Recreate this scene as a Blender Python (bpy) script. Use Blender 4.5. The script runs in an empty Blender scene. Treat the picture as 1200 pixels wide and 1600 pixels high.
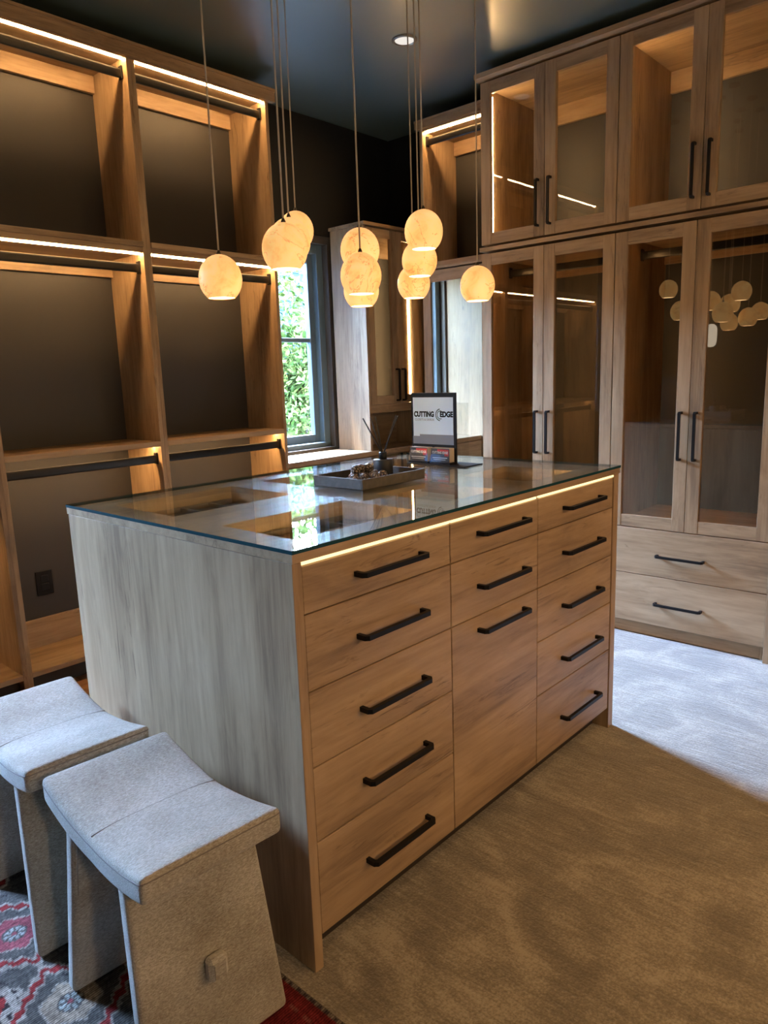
import bpy, bmesh, math, random
import numpy as np
from mathutils import Matrix, Vector

random.seed(7)
rng = np.random.default_rng(11)
scene = bpy.context.scene
C = scene.collection

# ------------------------------------------------------------------ camera
cam_data = bpy.data.cameras.new('camera')
cam = bpy.data.objects.new('camera', cam_data)
C.objects.link(cam)
YAW, PIT, ROL = 0.7410, -0.1871, -0.0343
Fv = Vector((math.cos(YAW) * math.cos(PIT), math.sin(YAW) * math.cos(PIT), math.sin(PIT)))
Rv = Vector((math.sin(YAW), -math.cos(YAW), 0.0))
Uv = Rv.cross(Fv)
R2 = Rv * math.cos(ROL) + Uv * math.sin(ROL)
U2 = Uv * math.cos(ROL) - Rv * math.sin(ROL)
M = Matrix.Identity(4)
for i in range(3):
    M[i][0] = R2[i]; M[i][1] = U2[i]; M[i][2] = -Fv[i]
M[0][3], M[1][3], M[2][3] = -0.8817, -1.0522, 1.2673
cam.matrix_world = M
cam_data.sensor_fit = 'VERTICAL'
cam_data.sensor_height = 36.0
cam_data.lens = 36.0 * 1136.8 / 1600.0
cam_data.clip_start = 0.02
scene.camera = cam

# ------------------------------------------------------------------ world, sun, exposure
SKY = 95.0
SUN = 30.0
world = bpy.data.worlds.new('sky'); scene.world = world
world.use_nodes = True
wn = world.node_tree; wn.nodes.clear()
w_out = wn.nodes.new('ShaderNodeOutputWorld')
w_bg = wn.nodes.new('ShaderNodeBackground')
w_sky = wn.nodes.new('ShaderNodeTexSky')
w_sky.sky_type = 'NISHITA'
w_sky.sun_disc = False
w_sky.sun_elevation = math.radians(72)
w_sky.sun_rotation = math.radians(30)
w_sky.dust_density = 0.4
w_sky.ozone_density = 2.0
w_bg.inputs['Strength'].default_value = SKY
wn.links.new(w_sky.outputs[0], w_bg.inputs[0]); wn.links.new(w_bg.outputs[0], w_out.inputs[0])

sun_d = bpy.data.lights.new('sun', 'SUN'); sun_d.energy = SUN; sun_d.angle = 0.009
sun_d.color = (1.0, 0.95, 0.86)
sun = bpy.data.objects.new('sun', sun_d); C.objects.link(sun)
sun.rotation_euler = Vector((0.167, -0.34, -1.0)).to_track_quat('-Z', 'Y').to_euler()
sun.location = (0, 6, 9)

def portal(name, loc, direction, sx, sy):
    d = bpy.data.lights.new(name, 'AREA'); d.shape = 'RECTANGLE'; d.size = sx; d.size_y = sy
    d.cycles.is_portal = True
    o = bpy.data.objects.new(name, d); C.objects.link(o)
    o.location = loc
    o.rotation_euler = Vector(direction).to_track_quat('-Z', 'Z').to_euler()
portal('window_portal', (2.005, 2.42, 1.44), (0, -1, 0), 0.64, 1.2)
portal('window_portal', (-1.015, 2.42, 1.44), (0, -1, 0), 0.63, 1.2)

scene.cycles.max_bounces = 8
scene.cycles.diffuse_bounces = 4
scene.cycles.glossy_bounces = 4
scene.cycles.transparent_max_bounces = 16
scene.cycles.caustics_reflective = False
scene.cycles.caustics_refractive = False
scene.cycles.sample_clamp_indirect = 6.0

scene.view_settings.view_transform = 'Standard'
scene.view_settings.look = 'None'
scene.view_settings.exposure = 0.0
scene.view_settings.gamma = 1.0
scene.view_settings.use_curve_mapping = False

# ------------------------------------------------------------------ key dimensions (metres)
YB = 2.275        # back wall
XR = 2.905        # right wall
XL = -2.30        # wall behind the camera's left
YF = -2.60        # wall behind the camera
ZC = 2.735        # ceiling

# ------------------------------------------------------------------ materials
MATS = {}
def new_mat(name):
    m = bpy.data.materials.new(name); m.use_nodes = True
    nt = m.node_tree
    b = nt.nodes['Principled BSDF']
    MATS[name] = m
    return m, nt, b

def N(nt, kind, **kw):
    n = nt.nodes.new(kind)
    for k, v in kw.items():
        setattr(n, k, v)
    return n

def mathn(nt, op, a, b=None, clamp=False):
    n = nt.nodes.new('ShaderNodeMath'); n.operation = op; n.use_clamp = clamp
    for i, v in enumerate((a, b)):
        if v is None: continue
        if isinstance(v, (int, float)): n.inputs[i].default_value = v
        else: nt.links.new(v, n.inputs[i])
    return n.outputs[0]

def mix_col(nt, fac, a, b, mode='MIX'):
    n = nt.nodes.new('ShaderNodeMix'); n.data_type = 'RGBA'; n.blend_type = mode
    def setv(sock, v):
        if isinstance(v, (int, float)): sock.default_value = v
        elif isinstance(v, tuple): sock.default_value = (*v, 1.0) if len(v) == 3 else v
        else: nt.links.new(v, sock)
    setv(n.inputs['Factor'], fac); setv(n.inputs['A'], a); setv(n.inputs['B'], b)
    return n.outputs['Result']

def ramp(nt, fac, stops):
    n = nt.nodes.new('ShaderNodeValToRGB')
    cr = n.color_ramp
    while len(cr.elements) < len(stops): cr.elements.new(0.5)
    for e, (p, c) in zip(cr.elements, stops):
        e.position = p; e.color = (*c, 1.0) if len(c) == 3 else c
    nt.links.new(fac, n.inputs[0])
    return n.outputs[0]

def coords(nt, scale, jitter=True):
    tc = nt.nodes.new('ShaderNodeTexCoord')
    v = tc.outputs['Object']
    if jitter:
        oi = nt.nodes.new('ShaderNodeObjectInfo')
        vm = nt.nodes.new('ShaderNodeVectorMath'); vm.operation = 'ADD'
        sc = nt.nodes.new('ShaderNodeVectorMath'); sc.operation = 'SCALE'
        cmb = nt.nodes.new('ShaderNodeCombineXYZ')
        nt.links.new(oi.outputs['Random'], cmb.inputs[0])
        nt.links.new(mathn(nt, 'MULTIPLY', oi.outputs['Random'], 3.7), cmb.inputs[1])
        nt.links.new(mathn(nt, 'MULTIPLY', oi.outputs['Random'], 7.3), cmb.inputs[2])
        nt.links.new(cmb.outputs[0], sc.inputs[0]); sc.inputs['Scale'].default_value = 9.0
        nt.links.new(v, vm.inputs[0]); nt.links.new(sc.outputs[0], vm.inputs[1])
        v = vm.outputs[0]
    mp = nt.nodes.new('ShaderNodeMapping'); mp.inputs['Scale'].default_value = scale
    nt.links.new(v, mp.inputs[0])
    return mp.outputs[0]

def noise(nt, vec, scale, detail=4.0, rough=0.55, dist=0.0):
    n = nt.nodes.new('ShaderNodeTexNoise')
    n.inputs['Scale'].default_value = scale; n.inputs['Detail'].default_value = detail
    n.inputs['Roughness'].default_value = rough; n.inputs['Distortion'].default_value = dist
    nt.links.new(vec, n.inputs['Vector'])
    return n.outputs['Fac']

def bump(nt, b, height, strength, dist=0.01):
    n = nt.nodes.new('ShaderNodeBump'); n.inputs['Strength'].default_value = strength
    n.inputs['Distance'].default_value = dist
    nt.links.new(height, n.inputs['Height']); nt.links.new(n.outputs[0], b.inputs['Normal'])

WOOD_LO, WOOD_MID, WOOD_HI = (0.205, 0.136, 0.080), (0.350, 0.240, 0.140), (0.455, 0.325, 0.198)
def wood(name, axis, knots=True):
    m, nt, b = new_mat(name)
    def sc(along, across):
        s = [across] * 3; s[axis] = along
        return tuple(s)
    broad = noise(nt, coords(nt, sc(0.7, 5.0)), 1.6, 3.0, 0.5, 0.3)
    grain = noise(nt, coords(nt, sc(2.2, 46.0)), 1.7, 7.0, 0.62, 0.25)
    wavy = noise(nt, coords(nt, sc(2.6, 13.0)), 1.5, 5.0, 0.60, 1.6)
    f = mathn(nt, 'ADD', mathn(nt, 'MULTIPLY', broad, 0.52), mathn(nt, 'ADD', mathn(nt, 'MULTIPLY', grain, 0.28), mathn(nt, 'MULTIPLY', wavy, 0.25)))
    col = ramp(nt, f, [(0.40, WOOD_LO), (0.52, WOOD_MID), (0.65, WOOD_HI)])
    # thin dark mineral streaks
    st = noise(nt, coords(nt, sc(3.4, 30.0)), 1.1, 6.0, 0.66, 2.2)
    st = ramp(nt, st, [(0.56, (0, 0, 0)), (0.66, (1, 1, 1))])
    gate = noise(nt, coords(nt, sc(1.5, 4.0)), 1.3, 2.0)
    gate = ramp(nt, gate, [(0.50, (0, 0, 0)), (0.62, (1, 1, 1))])
    k = mathn(nt, 'MULTIPLY', mathn(nt, 'MULTIPLY', st, gate), 0.62)
    col = mix_col(nt, k, col, (0.085, 0.050, 0.030))
    nt.links.new(col, b.inputs['Base Color'])
    b.inputs['Roughness'].default_value = 0.42
    b.inputs['Specular IOR Level'].default_value = 0.35
    bump(nt, b, grain, 0.10, 0.002)
    return m
for i, a in enumerate('xyz'): wood('wood_' + a, i)

def plain(name, col, rough=0.5, metal=0.0, spec=0.5, bump_scale=None, bump_str=0.1, var=0.0):
    m, nt, b = new_mat(name)
    b.inputs['Base Color'].default_value = (*col, 1)
    b.inputs['Roughness'].default_value = rough; b.inputs['Metallic'].default_value = metal
    b.inputs['Specular IOR Level'].default_value = spec
    if bump_scale or var:
        n = noise(nt, coords(nt, (1, 1, 1), False), bump_scale or 8.0, 4.0)
        if bump_scale: bump(nt, b, n, bump_str, 0.003)
        if var:
            lo = tuple(c * (1 - var) for c in col); hi = tuple(c * (1 + var) for c in col)
            nt.links.new(ramp(nt, n, [(0.3, lo), (0.7, hi)]), b.inputs['Base Color'])
    return m
plain('wall_paint', (0.050, 0.040, 0.032), 0.55, spec=0.3, bump_scale=120, bump_str=0.05)
plain('dark_paint', (0.007, 0.008, 0.009), 0.6, spec=0.25, bump_scale=120, bump_str=0.05)
plain('closet_back', (0.037, 0.036, 0.035), 0.45, spec=0.35, bump_scale=150, bump_str=0.05)
plain('black_metal', (0.006, 0.006, 0.007), 0.42, 0.0, 0.22)
plain('black_rod', (0.006, 0.006, 0.006), 0.28, 0.0, 0.35)
plain('black_plastic', (0.006, 0.006, 0.007), 0.5, spec=0.2)
plain('window_paint', (0.10, 0.145, 0.175), 0.45)
plain('trim_metal', (0.22, 0.22, 0.21), 0.35, 0.8)
plain('velvet', (0.050, 0.042, 0.036), 0.9, spec=0.1, bump_scale=300, bump_str=0.3)
plain('well_grey', (0.10, 0.09, 0.08), 0.6)
plain('tray_grey', (0.062, 0.053, 0.042), 0.7, bump_scale=60, bump_str=0.2, var=0.25)
plain('bottle_black', (0.010, 0.010, 0.010), 0.55)
plain('reed', (0.014, 0.011, 0.010), 0.8)
plain('print_white', (0.60, 0.76, 0.92), 0.6)
plain('print_ink', (0.010, 0.013, 0.020), 0.7, spec=0.1)
plain('print_grey', (0.20, 0.22, 0.25), 0.4)
plain('card_stock', (0.42, 0.36, 0.30), 0.6)
plain('card_dark', (0.035, 0.028, 0.028), 0.4)
plain('card_red', (0.50, 0.035, 0.025), 0.4)
plain('card_white', (0.65, 0.63, 0.60), 0.4)
plain('cord_grey', (0.34, 0.31, 0.27), 0.5)
plain('brass_dark', (0.10, 0.085, 0.06), 0.35, 0.8)
plain('toe_dark', (0.030, 0.022, 0.016), 0.6)
plain('bark', (0.03, 0.025, 0.02), 0.9, spec=0.0)
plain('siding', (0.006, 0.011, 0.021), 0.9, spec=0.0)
plain('paving', (0.26, 0.29, 0.31), 0.9, bump_scale=20, bump_str=0.2, var=0.15)
plain('door_paint', (0.020, 0.026, 0.028), 0.4)
plain('hide_edge', (0.20, 0.18, 0.16), 0.9)

# glossy slate ceiling
m, nt, b = new_mat('ceiling_paint')
n = noise(nt, coords(nt, (1, 1, 1), False), 1.3, 3.0, 0.5)
nt.links.new(ramp(nt, n, [(0.3, (0.075, 0.125, 0.135)), (0.7, (0.095, 0.150, 0.160))]), b.inputs['Base Color'])
b.inputs['Roughness'].default_value = 0.42
b.inputs['IOR'].default_value = 2.7
b.inputs['Coat Weight'].default_value = 0.6
b.inputs['Coat Roughness'].default_value = 0.20
bump(nt, b, noise(nt, coords(nt, (1, 1, 1), False), 2.2, 2.0), 0.12, 0.05)

# clear panes
def glass(name, tint, ior=1.5):
    m = bpy.data.materials.new(name); m.use_nodes = True; MATS[name] = m
    nt = m.node_tree; nt.nodes.clear()
    out = nt.nodes.new('ShaderNodeOutputMaterial'); mx = nt.nodes.new('ShaderNodeMixShader')
    tr = nt.nodes.new('ShaderNodeBsdfTransparent'); gl = nt.nodes.new('ShaderNodeBsdfGlossy')
    fr = nt.nodes.new('ShaderNodeFresnel'); fr.inputs[0].default_value = ior
    tr.inputs[0].default_value = (*tint, 1); gl.inputs['Roughness'].default_value = 0.0
    gl.inputs['Color'].default_value = (1, 1, 1, 1)
    # same reflectance from either face of the sheet
    geo = nt.nodes.new('ShaderNodeNewGeometry')
    nt.links.new(mathn(nt, 'ADD', mathn(nt, 'MULTIPLY', geo.outputs['Backfacing'], 1.0 / ior - ior), ior), fr.inputs[0])
    nt.links.new(fr.outputs[0], mx.inputs[0]); nt.links.new(tr.outputs[0], mx.inputs[1]); nt.links.new(gl.outputs[0], mx.inputs[2])
    nt.links.new(mx.outputs[0], out.inputs[0])
    return m
glass('pane_glass', (0.96, 0.97, 0.96))
glass('smoked_glass', (0.80, 0.77, 0.72), 1.75)
glass('top_glass', (0.93, 0.96, 0.95), 1.52)
plain('glass_edge', (0.015, 0.055, 0.068), 0.25, 0.0, 0.3)
plain('mirror', (0.86, 0.90, 0.90), 0.01, 1.0)

# lamps
def emit(name, col, strength):
    m = bpy.data.materials.new(name); m.use_nodes = True; MATS[name] = m
    nt = m.node_tree; nt.nodes.clear()
    out = nt.nodes.new('ShaderNodeOutputMaterial'); e = nt.nodes.new('ShaderNodeEmission')
    e.inputs[0].default_value = (*col, 1); e.inputs[1].default_value = strength
    nt.links.new(e.outputs[0], out.inputs[0])
    return m
WARM = (1.0, 0.58, 0.24)
emit('led_run', WARM, 175.0)
emit('led_low', WARM, 160.0)
emit('led_island', (1.0, 0.74, 0.36), 1.9)
emit('led_upper', (1.0, 0.60, 0.26), 110.0)
emit('led_corner', (1.0, 0.62, 0.28), 60.0)
emit('led_dim', WARM, 75.0)
emit('led_well', (1.0, 0.66, 0.32), 130.0)
emit('sconce_glow', (1.0, 0.86, 0.66), 3.0)
emit('added_sconce_neutral', (1.0, 0.74, 0.50), 220.0)
emit('added_sconce_warm', (1.0, 0.55, 0.22), 125.0)
emit('lamp_lens', (1.0, 0.93, 0.85), 0.9)
emit('added_lens_on', (1.0, 0.68, 0.36), 12.0)

# alabaster shade: glows, with veins in the stone
m, nt, b = new_mat('alabaster')
v1 = noise(nt, coords(nt, (1, 1, 1)), 9.0, 5.0, 0.6, 0.8)
v2 = noise(nt, coords(nt, (1, 1, 1)), 16.0, 6.0, 0.6, 0.5)
vein = mathn(nt, 'ABSOLUTE', mathn(nt, 'SUBTRACT', v1, 0.52))
vein = ramp(nt, vein, [(0.0, (1, 1, 1)), (0.012, (0, 0, 0))])
cloud = ramp(nt, v2, [(0.35, (0.86, 0.45, 0.13)), (0.62, (1.0, 0.63, 0.25))])
col = mix_col(nt, mathn(nt, 'MULTIPLY', vein, 0.6), cloud, (0.42, 0.17, 0.04))
nt.links.new(col, b.inputs['Base Color'])
nt.links.new(col, b.inputs['Emission Color']); b.inputs['Emission Strength'].default_value = 0.85
b.inputs['Roughness'].default_value = 0.45
emit('bulb_glow', (1.0, 0.72, 0.38), 9.0)

# hair-on hide
m, nt, b = new_mat('hide')
fine = noise(nt, coords(nt, (150, 420, 420)), 1.0, 3.0, 0.7)
blot = noise(nt, coords(nt, (1, 1, 1)), 7.0, 4.0)
f = mathn(nt, 'ADD', mathn(nt, 'MULTIPLY', fine, 0.62), mathn(nt, 'MULTIPLY', blot, 0.38))
nt.links.new(ramp(nt, f, [(0.34, (0.20, 0.170, 0.128)), (0.50, (0.37, 0.345, 0.280)), (0.64, (0.56, 0.54, 0.465))]), b.inputs['Base Color'])
b.inputs['Roughness'].default_value = 0.75; b.inputs['Specular IOR Level'].default_value = 0.2
b.inputs['Sheen Weight'].default_value = 0.25
bump(nt, b, fine, 0.55, 0.004)

# beige wool carpet with brushed pile
m, nt, b = new_mat('wool')
tuft = noise(nt, coords(nt, (170, 170, 170), False), 1.0, 2.0, 0.7)
line = noise(nt, coords(nt, (62, 7, 1), False), 1.2, 4.0, 0.6, 0.3)
line2 = noise(nt, coords(nt, (5, 70, 1), False), 1.2, 4.0, 0.6, 0.4)
pat = noise(nt, coords(nt, (2.2, 1.5, 1), False), 2.0, 4.0, 0.60, 1.2)
f = mathn(nt, 'ADD', mathn(nt, 'ADD', mathn(nt, 'MULTIPLY', line, 0.19), mathn(nt, 'MULTIPLY', tuft, 0.30)), mathn(nt, 'ADD', mathn(nt, 'MULTIPLY', pat, 0.45), mathn(nt, 'MULTIPLY', line2, 0.06)))
nt.links.new(ramp(nt, f, [(0.41, (0.125, 0.100, 0.063)), (0.50, (0.205, 0.170, 0.113)), (0.59, (0.37, 0.315, 0.225))]), b.inputs['Base Color'])
b.inputs['Roughness'].default_value = 0.8; b.inputs['Specular IOR Level'].default_value = 0.3
b.inputs['Sheen Weight'].default_value = 0.6
bump(nt, b, mathn(nt, 'ADD', tuft, mathn(nt, 'MULTIPLY', line, 1.2)), 0.5, 0.006)

# woven patterned rug, colours laid out per knot on its mesh
m, nt, b = new_mat('kilim')
at = nt.nodes.new('ShaderNodeVertexColor'); at.layer_name = 'knots'
wv = nt.nodes.new('ShaderNodeTexWave'); wv.inputs['Scale'].default_value = 58.0
wv.inputs['Distortion'].default_value = 2.0; wv.inputs['Detail'].default_value = 2.0; wv.bands_direction = 'Y'
nt.links.new(coords(nt, (1, 1, 1), False), wv.inputs['Vector'])
fz = noise(nt, coords(nt, (60, 260, 1), False), 1.0, 3.0, 0.7)
k = mathn(nt, 'MULTIPLY', mathn(nt, 'ADD', mathn(nt, 'MULTIPLY', wv.outputs['Fac'], 0.55), mathn(nt, 'MULTIPLY', fz, 0.9)), 1.0)
nt.links.new(mix_col(nt, 1.0, at.outputs[0], ramp(nt, k, [(0.25, (0.35, 0.35, 0.35)), (0.95, (1.5, 1.5, 1.5))]), 'MULTIPLY'), b.inputs['Base Color'])
b.inputs['Roughness'].default_value = 0.95; b.inputs['Specular IOR Level'].default_value = 0.1
bump(nt, b, k, 0.5, 0.003)

# timber floor boards
m, nt, b = new_mat('oak_board')
g = noise(nt, coords(nt, (2, 40, 40)), 1.5, 6.0, 0.6, 0.4)
nt.links.new(ramp(nt, g, [(0.35, (0.17, 0.085, 0.038)), (0.65, (0.33, 0.18, 0.085))]), b.inputs['Base Color'])
b.inputs['Roughness'].default_value = 0.4

# foliage
m, nt, b = new_mat('leaf')
g = noise(nt, coords(nt, (1, 1, 1)), 5.0, 3.0)
nt.links.new(ramp(nt, g, [(0.35, (0.010, 0.024, 0.005)), (0.65, (0.058, 0.074, 0.022))]), b.inputs['Base Color'])
b.inputs['Roughness'].default_value = 0.5
b.inputs['Specular IOR Level'].default_value = 0.0

# carved decorative balls
m, nt, b = new_mat('carved_ball')
wv = nt.nodes.new('ShaderNodeTexVoronoi'); wv.feature = 'DISTANCE_TO_EDGE'; wv.inputs['Scale'].default_value = 105.0
nt.links.new(coords(nt, (1, 1, 1)), wv.inputs['Vector'])
nt.links.new(ramp(nt, wv.outputs['Distance'], [(0.08, (0.020, 0.012, 0.008)), (0.26, (0.34, 0.27, 0.20))]), b.inputs['Base Color'])
b.inputs['Roughness'].default_value = 0.45
bump(nt, b, wv.outputs['Distance'], 0.8, 0.01)

# ------------------------------------------------------------------ mesh helpers
WORLD = {}
def wloc(o):
    return WORLD.get(o.name, Vector((0, 0, 0))) if o else Vector((0, 0, 0))

def put(o, name_parent, world):
    """parent o and place its origin at the given scene position"""
    C.objects.link(o)
    if name_parent is not None:
        o.parent = name_parent
    o.location = Vector(world) - wloc(name_parent)
    WORLD[o.name] = Vector(world)
    return o

def tag(o, label=None, cat=None, group=None, kind=None):
    if label: o['label'] = label
    if cat: o['category'] = cat
    if group: o['group'] = group
    if kind: o['kind'] = kind
    return o

def thing(name, loc, label=None, cat=None, group=None, kind=None):
    o = bpy.data.objects.new(name, None); o.empty_display_size = 0.05
    put(o, None, loc)
    return tag(o, label, cat, group, kind)

def box_bm(bm, c, s, bev=0.0, mi=0):
    r = bmesh.ops.create_cube(bm, size=1.0)
    vs = r['verts']
    bmesh.ops.scale(bm, vec=s, verts=vs)
    bmesh.ops.translate(bm, vec=c, verts=vs)
    fs = list({f for v in vs for f in v.link_faces})
    for f in fs: f.material_index = mi
    if bev > 0:
        es = list({e for f in fs for e in f.edges})
        bmesh.ops.bevel(bm, geom=es, offset=bev, segments=1, affect='EDGES', profile=0.5)

BOXCACHE = {}
def box_mesh(s, bev, mats):
    key = (tuple(round(v, 5) for v in s), bev, tuple(mats))
    if key in BOXCACHE: return BOXCACHE[key]
    bm = bmesh.new(); box_bm(bm, (0, 0, 0), s, bev)
    me = bpy.data.meshes.new('box'); bm.to_mesh(me); bm.free()
    for mm in mats: me.materials.append(MATS[mm])
    BOXCACHE[key] = me
    return me

def box(name, xr, yr, zr, mat, parent=None, bev=0.001, **kw):
    s = (xr[1] - xr[0], yr[1] - yr[0], zr[1] - zr[0])
    c = ((xr[0] + xr[1]) / 2, (yr[0] + yr[1]) / 2, (zr[0] + zr[1]) / 2)
    bev = min(bev, min(s) * 0.3)
    o = bpy.data.objects.new(name, box_mesh(s, round(bev, 5), [mat]))
    put(o, parent, c)
    return tag(o, **kw)

def from_bm(name, bm, mats, parent, world, smooth=False, **kw):
    me = bpy.data.meshes.new(name)
    bmesh.ops.recalc_face_normals(bm, faces=bm.faces)
    bm.to_mesh(me); bm.free()
    for mm in ([mats] if isinstance(mats, str) else mats): me.materials.append(MATS[mm])
    if smooth:
        for p in me.polygons: p.use_smooth = True
    o = bpy.data.objects.new(name, me)
    put(o, parent, world)
    return tag(o, **kw)

def prism(bm, poly, axis, a, b, mi=0):
    """extrude a 2-D outline along axis; outline is in the other two axes, in xyz order"""
    def P(p, t):
        q = list(p); q.insert(axis, t); return q
    lo = [bm.verts.new(P(p, a)) for p in poly]; hi = [bm.verts.new(P(p, b)) for p in poly]
    n = len(poly)
    fs = [bm.faces.new(lo), bm.faces.new(hi[::-1])]
    for i in range(n):
        j = (i + 1) % n
        fs.append(bm.faces.new((lo[i], hi[i], hi[j], lo[j])))
    for f in fs: f.material_index = mi
    return fs

def tube_bm(bm, pts, r, n=6, closed=False, mi=0):
    pts = [Vector(p) for p in pts]
    rings = []
    m = len(pts)
    for i, p in enumerate(pts):
        if closed: d = pts[(i + 1) % m] - pts[i - 1]
        else: d = pts[min(i + 1, m - 1)] - pts[max(i - 1, 0)]
        d.normalize()
        up = Vector((0, 0, 1)) if abs(d.z) < 0.9 else Vector((1, 0, 0))
        a = d.cross(up).normalized(); bb = d.cross(a)
        rr = r[i] if isinstance(r, (list, tuple)) else r
        rings.append([bm.verts.new(p + (a * math.cos(2 * math.pi * k / n) + bb * math.sin(2 * math.pi * k / n)) * rr) for k in range(n)])
    for i in range(m if closed else m - 1):
        A, B = rings[i], rings[(i + 1) % m]
        for k in range(n):
            f = bm.faces.new((A[k], A[(k + 1) % n], B[(k + 1) % n], B[k])); f.material_index = mi; f.smooth = True
    if not closed:
        bm.faces.new(rings[0][::-1]); bm.faces.new(rings[-1])

def lathe_bm(bm, prof, n=32, cap_lo=True, cap_hi=True, mi=0):
    rings = [[bm.verts.new((r * math.cos(2 * math.pi * k / n), r * math.sin(2 * math.pi * k / n), z)) for k in range(n)] for r, z in prof]
    for A, B in zip(rings, rings[1:]):
        for k in range(n):
            f = bm.faces.new((A[k], A[(k + 1) % n], B[(k + 1) % n], B[k])); f.smooth = True; f.material_index = mi
    if cap_lo: bm.faces.new(rings[0][::-1]).material_index = mi
    if cap_hi: bm.faces.new(rings[-1]).material_index = mi

# ------------------------------------------------------------------ room shell
WX0, WX1, WZ0, WZ1 = 1.685, 2.325, 0.83, 2.045     # window opening in the back wall
WX2, WX3 = -1.330, -0.700                            # second window, beyond the left end of the closet run
bm = bmesh.new()
for p0, p1, q0, q1 in ((XL - 0.2, WX2, -0.15, ZC + 0.1), (WX3, WX0, -0.15, ZC + 0.1), (WX1, XR + 0.2, -0.15, ZC + 0.1),
                       (WX2, WX3, -0.15, WZ0), (WX2, WX3, WZ1, ZC + 0.1), (WX0, WX1, -0.15, WZ0), (WX0, WX1, WZ1, ZC + 0.1)):
    box_bm(bm, ((p0 + p1) / 2, YB + 0.10, (q0 + q1) / 2), (p1 - p0, 0.20, q1 - q0))
from_bm('wall_back', bm, 'wall_paint', None, (0, 0, 0), kind='structure')
box('wall_left', (XL - 0.2, XL), (YF - 0.2, YB), (-0.15, ZC + 0.1), 'dark_paint', None, 0, kind='structure')
box('wall_right', (XR, XR + 0.2), (YF - 0.2, YB), (-0.15, ZC + 0.1), 'dark_paint', None, 0, kind='structure')
box('wall_front', (XL, XR), (YF - 0.2, YF), (-0.15, ZC + 0.1), 'dark_paint', None, 0, kind='structure')
box('ceiling', (XL, XR), (YF, YB), (ZC, ZC + 0.1), 'ceiling_paint', None, 0, kind='structure')
# black panel of wall above the window and the corner cabinet, painted like the ceiling
box('trim_1', (1.672, XR - 0.001), (YB - 0.012, YB - 0.0005), (2.09, ZC - 0.001), 'dark_paint', None, 0.001, kind='structure')

floor = box('floor', (XL, XR), (YF, YB), (-0.12, -0.012), 'toe_dark', None, 0, kind='structure')
# timber boards where the floor shows beside the closet run, along x
by = 1.02
row = 0
while by < YB - 0.01:
    w = min(0.118, YB - by)
    bx = XL + 0.01 - 0.37 * (row % 3)
    while bx < 1.62:
        ex = min(bx + 1.15, 1.66)
        if ex > -1.0:
            box('plank', (max(bx, XL) + 0.001, ex - 0.001), (by + 0.001, by + w - 0.001), (-0.012, 0.0), 'oak_board', floor, 0.0015)
        bx = ex
        if ex >= 1.655: break
    by += w; row += 1

# windows
def make_window(name, axis, at, a0, a1, z0, z1, depth_sign, bar=True):
    ctr = (a0 + a1) / 2
    root = thing(name, (ctr, at, z0) if axis == 1 else (at, ctr, z0), kind='structure')
    def wb(nm, p0, p1, d0, d1, q0, q1, mat, bev=0.002):
        d0, d1 = sorted((at + depth_sign * d0, at + depth_sign * d1))
        if axis == 1: return box(nm, (p0, p1), (d0, d1), (q0, q1), mat, root, bev)
        return box(nm, (d0, d1), (p0, p1), (q0, q1), mat, root, bev)
    fw = 0.05
    wb('frame_jamb', a0, a0 + fw, 0.045, 0.16, z0, z1, 'window_paint')
    wb('frame_jamb', a1 - fw, a1, 0.045, 0.16, z0, z1, 'window_paint')
    wb('frame_head', a0 + fw, a1 - fw, 0.045, 0.16, z1 - fw, z1, 'window_paint')
    wb('frame_sill', a0 + fw, a1 - fw, 0.030, 0.16, z0, z0 + 0.03, 'window_paint')
    sw = 0.042
    i0, i1, j0, j1 = a0 + fw, a1 - fw, z0 + 0.03, z1 - fw
    wb('sash_stile', i0, i0 + sw, 0.085, 0.125, j0, j1, 'window_paint')
    wb('sash_stile', i1 - sw, i1, 0.085, 0.125, j0, j1, 'window_paint')
    wb('sash_rail', i0 + sw, i1 - sw, 0.085, 0.125, j0, j0 + 0.05, 'window_paint')
    wb('sash_rail', i0 + sw, i1 - sw, 0.085, 0.125, j1 - 0.05, j1, 'window_paint')
    if bar: wb('glazing_bar', i0 + sw, i1 - sw, 0.09, 0.12, 1.475, 1.50, 'window_paint')
    wb('pane', i0 + sw - 0.004, i1 - sw + 0.004, 0.102, 0.106, j0 + 0.046, j1 - 0.046, 'pane_glass', 0.0)
    return root
make_window('window_1', 1, YB, WX0, WX1, WZ0, WZ1, 1)
make_window('window_2', 1, YB, WX2, WX3, WZ0, WZ1, 1)

# a dark panelled door in the wall that the cabinet glass mirrors
door = thing('door_1', (XL, -1.58, 0), kind='structure')
box('door_leaf', (XL + 0.001, XL + 0.035), (-1.98, -1.20), (0.005, 2.10), 'door_paint', door, 0.002)
for z0, z1 in ((0.2, 0.95), (1.1, 1.95)):
    for y0, y1 in ((-1.88, -1.63), (-1.55, -1.30)):
        box('door_panel', (XL + 0.035, XL + 0.043), (y0, y1), (z0, z1), 'door_paint', door, 0.003)
box('door_handle', (XL + 0.036, XL + 0.08), (-1.94, -1.84), (1.0, 1.02), 'black_metal', door, 0.004)

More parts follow.
